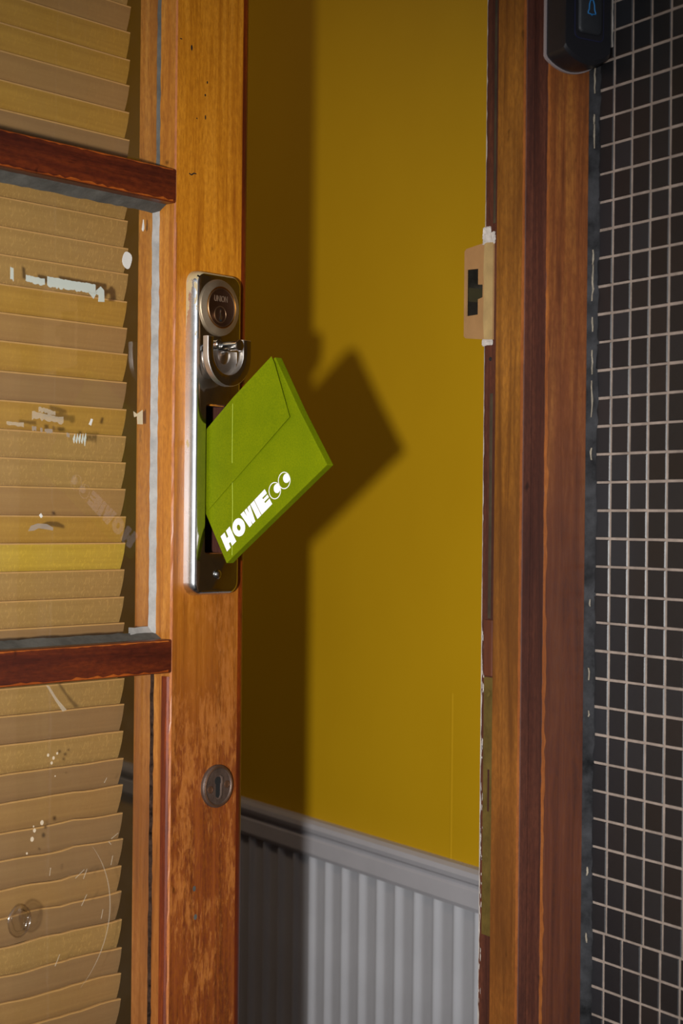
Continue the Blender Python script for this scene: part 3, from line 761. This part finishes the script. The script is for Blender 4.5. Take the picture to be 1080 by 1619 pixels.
# clear resin dot and its ring on the low pane
bm = bmesh.new(); bmesh.ops.create_uvsphere(bm, u_segments=28, v_segments=14, radius=1.0)
bmesh.ops.scale(bm, vec=(0.0125, 0.0035, 0.0140), verts=bm.verts)
for v in bm.verts:
    if v.co.y > 0: v.co.y = 0.0
    v.co.x *= 1 + .06 * math.sin(5 * math.atan2(v.co.z, v.co.x)); v.co.z *= 1 + .05 * math.cos(4 * math.atan2(v.co.z, v.co.x))
o = from_bm('resin_dot', bm, M['resin'], lowpane, True); o.location = (U(-251.5), GY0 - .0001, 0.9144); o['label'] = 'clear domed resin dot'
tube_path('resin_ring', [(U(-251.5 + 11.8 * math.cos(a)), GY0 - .0008, (914.4 + 13.2 * math.sin(a)) / 1000) for a in [i * math.pi / 18 for i in range(36)]], 0.0007, M['resin'], lowpane, True)
tube_path('resin_ring', [(U(-251.5 + 8.5 * math.cos(a) + math.sin(4 * a)), GY0 - .0014, (915 + 9 * math.sin(a)) / 1000) for a in [i * math.pi / 18 for i in range(36)]], 0.0005, M['resin'], lowpane, True)
arcp = []
for i in range(40):
    a = math.radians(38 - 86 * i / 39); arcp.append((U(-252 + 103 * math.cos(a)), GY0 - .0003, (910 + 88 * math.sin(a)) / 1000))
bm = bmesh.new(); prev = None
for i, q in enumerate(arcp):
    a = math.radians(38 - 86 * i / 39); w_ = .0012 * math.sin(math.pi * i / 39) + .0002
    cur = [bm.verts.new(q), bm.verts.new((q[0] - w_ * math.cos(a), q[1], q[2] - w_ * math.sin(a)))]
    if prev: bm.faces.new((prev[0], prev[1], cur[1], cur[0]))
    prev = cur
o = from_bm('wiping_arc', bm, M['film'], lowpane); o['label'] = 'faint curved smear line'

# ------------------------------------------------------------------ lock plate with letter slot
def plate_loops():
    L_ = []
    for ins, d in ((0, 0), (.0002, .004), (.0007, .0072), (.0016, .0098), (.0030, .0113), (.0046, .0120)):
        L_.append([(LW + a, -d, z) for a, z in rrect(-.0855 + ins, -.0236 - ins, 1.1795 + ins, 1.4715 - ins, .012 - ins * .9, 8)])
    return L_
plate = loft('lock_plate', plate_loops(), [M['chrome'], M['chrome_side']], DR, cap0=True)
cut = box('cutter', (U(-70.8), -0.02, 1.2170), (U(-33.5), 0.01, 1.3520), M['edge'], None, 0.003, 3)
cut.matrix_world = Matrix.Translation(DR.location) @ Matrix.Rotation(0.32643, 4, 'Z')
bpy.context.view_layer.update()
boolean_cut(plate, [cut])
for p in plate.data.polygons:
    p.material_index = 1 if (abs(p.normal.y) < 0.85 and p.center.y < -.0001 and (p.center.x < U(-81) or p.center.x > U(-28) or p.center.z > 1.466 or p.center.z < 1.185)) else 0
autosmooth(plate, 32)
plate['label'] = 'tall chrome lock and letter plate with rounded raised edges'

def lathe(name, prof, mat, parent, loc, seg=48, ang=35):
    """prof = (radius, outward) pairs; axis along the plate normal"""
    bm = bmesh.new(); R = []
    for r, d in prof:
        if r < 1e-6: R.append([bm.verts.new((0, -d, 0))]); continue
        R.append([bm.verts.new((r * math.cos(2 * math.pi * i / seg), -d, r * math.sin(2 * math.pi * i / seg))) for i in range(seg)])
    for a, b_ in zip(R, R[1:]):
        for i in range(seg):
            j = (i + 1) % seg
            if len(a) == 1 and len(b_) == 1: continue
            if len(b_) == 1: bm.faces.new((a[i], a[j], b_[0]))
            elif len(a) == 1: bm.faces.new((a[0], b_[j], b_[i]))
            else: bm.faces.new((a[i], a[j], b_[j], b_[i]))
    o = from_bm(name, bm, mat, parent); autosmooth(o, ang); o.location = loc; return o
PC = (U(-56.0), -.0120, 1.4394)
lathe('cylinder_ring', [(.0255, 0), (.0255, .0012), (.0248, .0022), (.0192, .0042), (.0186, .0040)], M['ring'], plate, PC)['label'] = 'wide tarnished ring round the lock cylinder'
lathe('cylinder_rim', [(.0190, .0041), (.0184, .0045), (.0178, .0040), (.0176, .0020)], M['ring_in'], plate, PC)
lathe('lock_cylinder', [(.0176, 0), (.0176, .0034), (.0168, .0040), (.0163, .0037), (0, .0037)], [M['cyl']], plate, PC)['label'] = 'brown metal lock cylinder face'
lathe('cylinder_edge', [(.0176, .0036), (.0171, .0042), (.0165, .0038)], M['cyl_light'], plate, PC)
KC = (U(-57.6), -.0157, 1.4330)
lathe('key_plug', [(.0078, 0), (.0076, .0007), (.0070, .0007), (.0066, .0001), (0, .0001)], M['cyl_light'], plate, KC, 32)
lathe('key_plug_face', [(.0067, .0), (.0067, .0005), (0, .0005)], M['cyl'], plate, KC, 32)
kf = lambda a, b_, d: (KC[0] + a / 1000, KC[1] - d, KC[2] + b_ / 1000)
extr('keyway', [(-.8, 5), (.8, 5), (1.0, 2.2), (.2, 1.2), (1.4, -.5), (2.2, -3), (1.4, -6), (-1.0, -6.3), (-1.8, -4), (-.6, -1), (-.9, 1.5), (-.2, 2.6)], kf, .0004, .0006, M['black'], plate)
extr('key_pins', [(-.2, 4.2), (.5, 4.2), (.6, 2.3), (0, 1.4), (.9, -.5), (1.9, -2.6), (1.6, -4.4), (.2, -4.8), (-1.4, -3.9), (-.6, -1.6), (-.1, .2), (-.4, 2.4)], kf, .0005, .0010, M['key_in'], plate)
# stamped letters
cu = bpy.data.curves.new('txt', 'FONT'); cu.body = 'UNION'; cu.size = 0.0068; cu.extrude = 0.00018; cu.align_x = 'CENTER'; cu.space_character = 1.0
t_ = bpy.data.objects.new('tmp', cu); COL.objects.link(t_)
dg = bpy.context.evaluated_depsgraph_get(); me = bpy.data.meshes.new_from_object(t_.evaluated_get(dg)); bpy.data.objects.remove(t_, do_unlink=True)
me.transform(Matrix.Translation((PC[0] - .0008, PC[1] - .0039, PC[2] + .0052)) @ Matrix.Rotation(math.radians(90), 4, 'X') @ Matrix.Diagonal((0.78, 1.15, 1, 1)))
me.materials.clear(); o = link('stamped_lettering', me, M['stamp'], plate)
# U-shaped pull: lug, dished tongue and two pins
cu_, cz = -57.8, 1.3965
def ushape(hw, top_l, top_r, bot, n=16):
    """outline (u mm, z) clockwise from top-left down round to top-right"""
    pts = [(cu_ - hw, top_l)]
    r = hw; zc = bot + r / 1000
    for i in range(n + 1):
        a = math.pi + math.pi * i / n; pts.append((cu_ + r * math.cos(a), zc + r / 1000 * math.sin(a)))
    pts.append((cu_ + hw, top_r)); return pts
def u_lug(name, hw_o, hw_i, top, bot, d0, d1, mat, parent, th):
    out = ushape(hw_o, top, top, bot); inn = [(a - 1.6, z) for a, z in ushape(hw_i, top, top, bot + th)]
    return out + inn[::-1]
def bev_extr(name, poly, d0, d1, b_, mat, parent):
    bm = bmesh.new()
    B = [bm.verts.new((U(a), -d0, z)) for a, z in poly]; F = [bm.verts.new((U(a), -d1, z)) for a, z in poly]
    n = len(poly)
    ff_ = bm.faces.new(F); bm.faces.new(B[::-1])
    for i in range(n): bm.faces.new((F[i], B[i], B[(i + 1) % n], F[(i + 1) % n]))
    bmesh.ops.recalc_face_normals(bm, faces=bm.faces)
    bmesh.ops.bevel(bm, geom=[e for e in ff_.edges], offset=b_, segments=3, profile=.5, affect='EDGES')
    bmesh.ops.triangulate(bm, faces=[f for f in bm.faces if len(f.verts) > 4])
    return autosmooth(from_bm(name, bm, mat, parent), 30)
lug = bev_extr('pull_lug', u_lug('x', 28.3, 19.4, 1.4110, 1.3675, 0, 0, None, None, 0.0105), 0.0225, 0.0285, 0.0010, M['chrome'], plate)
lug.data.materials.append(M['chrome_soft'])
for p in lug.data.polygons:
    if p.normal.y > -0.8: p.material_index = 1
lug['label'] = 'U-shaped polished pull lug'
bev_extr('pull_neck', u_lug('x', 15.0, 12.0, 1.3900, 1.3765, 0, 0, None, None, 0.0040), 0.0115, 0.0227, 0.0004, M['chrome_soft'], plate)
# bulge of the plate below the lug
bm = bmesh.new(); bmesh.ops.create_uvsphere(bm, u_segments=32, v_segments=16, radius=1.0)
bmesh.ops.scale(bm, vec=(0.0178, 0.0130, 0.0225), verts=bm.verts)
for v in bm.verts:
    if v.co.z > 0: v.co.z *= 0.08
o = from_bm('pull_tongue', bm, M['chrome_tongue'], plate, True); o.location = (U(-59.6), -0.0115, 1.3985); o['label'] = 'dished tongue inside the pull'
bm = bmesh.new()
bm = bmesh.new(); bmesh.ops.create_uvsphere(bm, u_segments=24, v_segments=12, radius=1.0)
lathe('pin', [(.0040, -.012), (.0040, .0), (.0042, .0), (.0042, .0012), (.0036, .0020), (0, .0021)], M['chrome'], plate, (U(-68.2), -.0240, 1.4048), 24)
lathe('pin', [(.0042, -.024), (.0042, .0), (.0050, .0003), (.0052, .0012), (.0048, .0022), (0, .0024)], M['chrome'], plate, (U(-53.8), -.0350, 1.4043), 24)
bm.free()
lathe('screw', [(.0043, 0), (.0043, .0010), (.0037, .0023), (.0022, .0031), (0, .0034)], M['chrome'], plate, (U(-54.5), -.0120, 1.1985), 24, 60)['label'] = 'domed chrome screw'

# ------------------------------------------------------------------ keyhole escutcheon
EC = (U(-40.8), 0, 1.0042)
es = lathe('escutcheon', [(.0196, 0), (.0196, .0025), (.0188, .0038), (.0166, .0042), (.0158, .0034), (0, .0034)], M['bronze'], DR, EC, 40, 30)
es['label'] = 'round dark bronze keyhole cover'
def esf(a, b_, d): return (a / 1000, -d, b_ / 1000)
lathe('rim', [(.0186, .0039), (.0176, .0046), (.0164, .0040)], M['bronze_rim'], es, (0, 0, 0), 40)
kh = []
for i in range(13):
    a = math.radians(-50 + 280 * i / 12); kh.append((-.9 + 4.0 * math.cos(a), 5.0 + 4.0 * math.sin(a)))
kh = kh[::-1]
kh = [(2.0, -9)] + [(2.2, 1.4)] + kh[::-1] + [(-3.6, 1.4), (-3.6, -9), (-.8, -10.2)]
extr('keyhole', kh, esf, .0034, .0038, M['black'], es)
extr('keyhole_lip', [(1.4, 10), (4.0, 8.6), (4.4, 3), (3.6, 1), (3.2, -8), (1.2, -10.8), (-2.2, -11.4), (-3, -10.6), (.2, -10), (1.6, -8), (1.9, 1), (2.8, 3.5), (2.6, 7.5)], esf, .0034, .0050, M['bronze_inset'], es)
for x, z in ((-10.8, -2.0), (11.2, .8)):
    lathe('screw', [(.0034, .0030), (.0034, .0042), (.0026, .0044), (.0024, .0038), (0, .0038)], M['bronze_rim'], es, (x / 1000, 0, z / 1000), 20)
# small stains and filled holes on the stile
for u_, z, rx, rz, mt in ((-67.6, 914.5, 2.0, 2.6, 'putty_dark'), (-65.8, 888.6, 2.2, 2.6, 'putty_dark'), (-81.5, 1671, 1.2, 2.6, 'black'), (-95, 1676, 1.6, .5, 'black'), (-61, 1644, .9, 1.3, 'black'), (-63.5, 1632, 1.0, 1.2, 'black'), (-63, 1612, .8, 2.2, 'black'), (-74, 1609, .9, .6, 'black')):
    blob_poly('dent', [(u_ + rx * math.cos(a), z + rz * math.sin(a)) for a in [i * math.pi / 5 for i in range(10)]], M[mt], stile, 0.00003, 0.0001)
blob_poly('crack', [(-83.5, 1557.5), (-80, 1556.5), (-77, 1558.5), (-73.8, 1558.6), (-74, 1559.5), (-77.5, 1559.6), (-80.5, 1557.7), (-83, 1558.6)], M['black'], stile, 0.00003, 0.0001)['label'] = 'short dark crack in the varnish'

# ================================================================== BLIND behind the glass
BL = empty('window_blind', (-0.08424, 1.11140, 0), 0.32643)
tag(BL, 'wooden venetian blind with closed tan slats behind the glass of the door', 'blind')
tips = []
z = 1.3481
zs_ = [1.6945 + 0.0244 * i for i in range(1, 10)][::-1]
top_z = 1.3481 + 14 * 0.02442
slat_z = [top_z + 0.02442 * i for i in range(8, 0, -1)] + [top_z - 0.02442 * i for i in range(0, 43)]
TI = math.radians(15.5)
def slat_mesh(seed, wav):
    rnd = random.Random(seed); bm = bmesh.new(); nx = 60 if wav else 6; x0 = 0.085; x1 = U(-101.8)
    rows = []
    for i in range(nx + 1):
        x = x0 + (x1 - x0) * i / nx
        dz = 0
        if wav:
            s = (x1 - x) * 1000
            dz = wav * (.0006 * math.sin(s / 17 + seed * 1.3) + .0004 * math.sin(s / 9 + seed * .7) + .0007 * math.exp(-((s - 62) / 14) ** 2) * math.sin(s / 7))
        sec = []
        for q in (0, .045, .3, .55, .8, 1.0):     # front, crowned across its width
            dd = q * .0285; cr = .0011 * math.sin(math.pi * q)
            sec.append((x, dd * math.sin(TI) - cr, dz - dd * math.cos(TI)))
        for k_ in range(4, -1, -1):
            q = k_ / 4; dd = q * .0285; cr = .0011 * math.sin(math.pi * q)
            sec.append((x, dd * math.sin(TI) - cr + .0021, dz - dd * math.cos(TI) + .0002))
        rows.append([bm.verts.new(p) for p in sec])
    n = len(rows[0])
    for a, b_ in zip(rows, rows[1:]):
        for i in range(n):
            f = bm.faces.new((a[i], a[(i + 1) % n], b_[(i + 1) % n], b_[i])); f.material_index = 1 if i in (0, n - 1) else 0
    bm.faces.new(rows[0][::-1]); bm.faces.new(rows[-1])
    bmesh.ops.recalc_face_normals(bm, faces=bm.faces)
    me = bpy.data.meshes.new('slat'); bm.to_mesh(me); bm.free(); return me
seq = {14 + 8: 2, 9: 2}
for i, z in enumerate(slat_z):
    if z < 0.30: break
    wav = 0 if z > 1.09 else min(1.0, (1.10 - z) / 0.14)
    me = slat_mesh(i, wav)
    mi = (1, 0, 1, 3, 1, 2, 2, 0, 1)[i % 9]
    if z < 1.1: mi = (3, 0, 3, 3, 0, 3, 2)[i % 7]
    if abs(z - 1.226) < .013: mi = 4
    if 1.16 < z < 1.215: mi = 2
    if 1.46 < z < 1.50: mi = 2
    me.materials.append(SL[mi]); me.materials.append(M['slat_glint'])
    o = link('slat', me, None, BL); autosmooth(o, 40)
    o.location = (random.uniform(-.0010, .0008), 0.0580, z); o.rotation_euler = (random.uniform(-.03, .03), random.uniform(-.0012, .0012), 0)
box('headrail', (0.085, 0.056, slat_z[0] + .004), (U(-101), 0.085, slat_z[0] + .035), SL[0], BL, 0.001)
for x in (0.2, 0.55):
    tube_path('ladder_cord', [(x, 0.0672, slat_z[0] + .006), (x, 0.0672, 0.33)], 0.0006, M['tape'], BL)
box('bottom_rail', (0.085, 0.058, .318), (U(-101.8), 0.076, .330), SL[0], BL, 0.002)

# ================================================================== ENVELOPE in the slot
EV = empty('envelope', (0.71543, 1.33335, 1.28261), math.radians(-74.597))
tag(EV, 'thick green card envelope with white lettering stuck diagonally in the letter slot', 'envelope')
Bq = (-7.88, -73.47); pv = (0.81743, 0.57603); qv = (-0.57603, 0.81743); DLT = math.radians(5)
def env(p, q, d):
    """p along the lettered edge, q across (mm), d = height above the front face (mm) towards the camera"""
    a = Bq[0] + p * pv[0] + q * qv[0]; z = Bq[1] + p * pv[1] + q * qv[1]
    if a >= 0: x, y_ = a, -d
    else: x, y_ = a * math.cos(DLT) + 0 * d, -a * math.sin(DLT) * 1.0 * SG - d
    return Vector((x / 1000, y_ / 1000, z / 1000))
SG = 1.0
def clip(poly, side):
    """clip (p,q) polygon to a>=0 (side=1) or a<=0 (side=-1)"""
    out = []; n = len(poly); A = lambda v: side * (Bq[0] + v[0] * pv[0] + v[1] * qv[0])
    for i in range(n):
        c, d = poly[i], poly[(i + 1) % n]; ac, ad = A(c), A(d)
        if ac >= 0: out.append(c)
        if (ac >= 0) != (ad >= 0):
            t_ = ac / (ac - ad); out.append((c[0] + (d[0] - c[0]) * t_, c[1] + (d[1] - c[1]) * t_))
    return out
def env_solid(name, poly, d0, d1, mat, parent, hfun=None, bev=0):
    bm = bmesh.new(); polys = poly if isinstance(poly[0], list) else [poly]
    for poly_, side in [(p_, s_) for p_ in polys for s_ in (1, -1)]:
        pl = clip(poly_, side)
        if len(pl) < 3: continue
        h = (lambda v: d1 + hfun(*v)) if hfun else (lambda v: d1)
        h0 = (lambda v: d0 + hfun(*v)) if hfun else (lambda v: d0)
        F = [bm.verts.new(env(*v, h(v))) for v in pl]; B = [bm.verts.new(env(*v, h0(v))) for v in pl]
        n = len(pl); bm.faces.new(F); bm.faces.new(B[::-1])
        for i in range(n):
            A = lambda v: abs(Bq[0] + v[0] * pv[0] + v[1] * qv[0])
            if A(pl[i]) < 1e-6 and A(pl[(i + 1) % n]) < 1e-6: continue
            bm.faces.new((F[i], B[i], B[(i + 1) % n], F[(i + 1) % n]))
    bmesh.ops.remove_doubles(bm, verts=bm.verts, dist=1e-6)
    # drop the doubled inner faces where the two halves meet
    return from_bm(name, bm, mat, parent)
EW, EH, ET = 149.2, 115.6, 8.5
drop = lambda p, q: -3.6 * (p / EW) ** 2 * max(0.0, (q - 56) / (EH - 56))
body = env_solid('body', [[(0, 0), (EW, 0), (EW, 56), (0, 56)], [(0, 56), (EW, 56), (EW, EH), (0, EH)]], -ET, 0, M['green'], EV, drop)
bvm = body.modifiers.new('soft_edges', 'BEVEL'); bvm.width = 0.0007; bvm.segments = 2; bvm.limit_method = 'ANGLE'; bvm.angle_limit = math.radians(40)
# flap: thin sheet, lifting a little towards the open tip
lift = lambda p, q: 0.25 + max(0, (p - 20) / 125) * 1.9 * max(0.0, 1 - max(0, q - 57) / 57)
flap_poly = [(EW, EH + .2), (EW - .2, EH - 6.7), (138.6, 58.2)] + [(139.6 - 8 * i, 58.2 - .39 * i) for i in range(1, 12)] + [(45.7, 54.0), (6, 53.8), (0.3, 108), (0.3, 115.4)]
flap = env_solid('flap', flap_poly, 0.0, 0.45, M['green'], EV, lift)
# worn crease line and the narrow lighter edge lines
cq = []
for zz in [i * 3 for i in range(-22, 34)]:
    pass
def az(a, z):   # (a,z) -> (p,q)
    da, dz = a - Bq[0], z - Bq[1]; return (da * pv[0] + dz * pv[1], da * qv[0] + dz * qv[1])
crz = [(az(-.35, z), az(.35, z)) for z in (-66, -20, 20, 60, 68)]
bm = bmesh.new(); prev = None
for l, r in crz:
    h = 0.06 if l[1] < 53 else 1.15
    cur = [bm.verts.new(env(*l, h)), bm.verts.new(env(*r, h))]
    if prev: bm.faces.new((prev[0], prev[1], cur[1], cur[0]))
    prev = cur
o = from_bm('crease', bm, M['crease'], EV); o['label'] = 'lighter vertical crease line'
# lettering
def letter(name, pts, hole=None):
    return extr(name, pts, lambda a, b_, d: env(a, b_, d), 0.05, 0.16, M['print'], EV, hole)
circ = lambda cx, cy, rx, ry, n=32: [(cx + rx * math.cos(2 * math.pi * i / n), cy + ry * math.sin(2 * math.pi * i / n)) for i in range(n)]
def bent(name, pts):     # letter that crosses the crease
    return env_solid(name, pts, 0.05, 0.16, M['print'], EV)
o = bent('letter_h', [[(6.8, 8.2), (13.1, 8.3), (13.4, 24.2), (6.8, 24.4)], [(15.6, 8.4), (22.3, 8.6), (22.5, 24.5), (15.9, 24.3)], [(13.0, 12.6), (15.8, 12.6), (16.0, 18.2), (13.2, 18.2)]])
letter('letter_o', circ(31.9, 17.0, 8.0, 8.1), circ(31.7, 16.9, 2.2, 2.8, 20))
letter('letter_w', [(40.1, 25.2), (45.0, 25.2), (46.1, 17.8), (46.2, 25.2), (49.3, 25.2), (49.8, 18.8), (50.6, 25.2), (54.4, 25.3), (52.0, 9.6), (48.1, 9.6), (47.6, 14.0), (47.1, 9.5), (43.1, 9.3)])
letter('letter_i', [(55.3, 25.4), (60.8, 25.5), (61.0, 9.8), (55.3, 9.7)])
letter('letter_e', [(61.5, 25.6), (77.3, 26.0), (77.4, 21.5), (70.6, 21.5), (70.6, 19.9), (77.4, 20.1), (77.5, 17.3), (70.8, 17.2), (70.8, 15.6), (77.5, 15.8), (77.6, 10.1), (61.7, 9.8)])
for cx, cy, px_, pz_ in ((86.6, 17.8, 89.9, 17.8), (100.9, 18.4, 104.1, 18.4)):
    letter('eye_outline', circ(cx, cy, 7.4, 7.4, 48), circ(cx, cy, 6.7, 6.7, 48)); letter('eye_pupil', circ(px_, pz_, 4.0, 4.0))
for o in list(EV.children):
    if o.name.startswith('letter') or o.name.startswith('eye'): o['label'] = 'white printed ' + ('eye symbol' if 'eye' in o.name else 'capital letter')
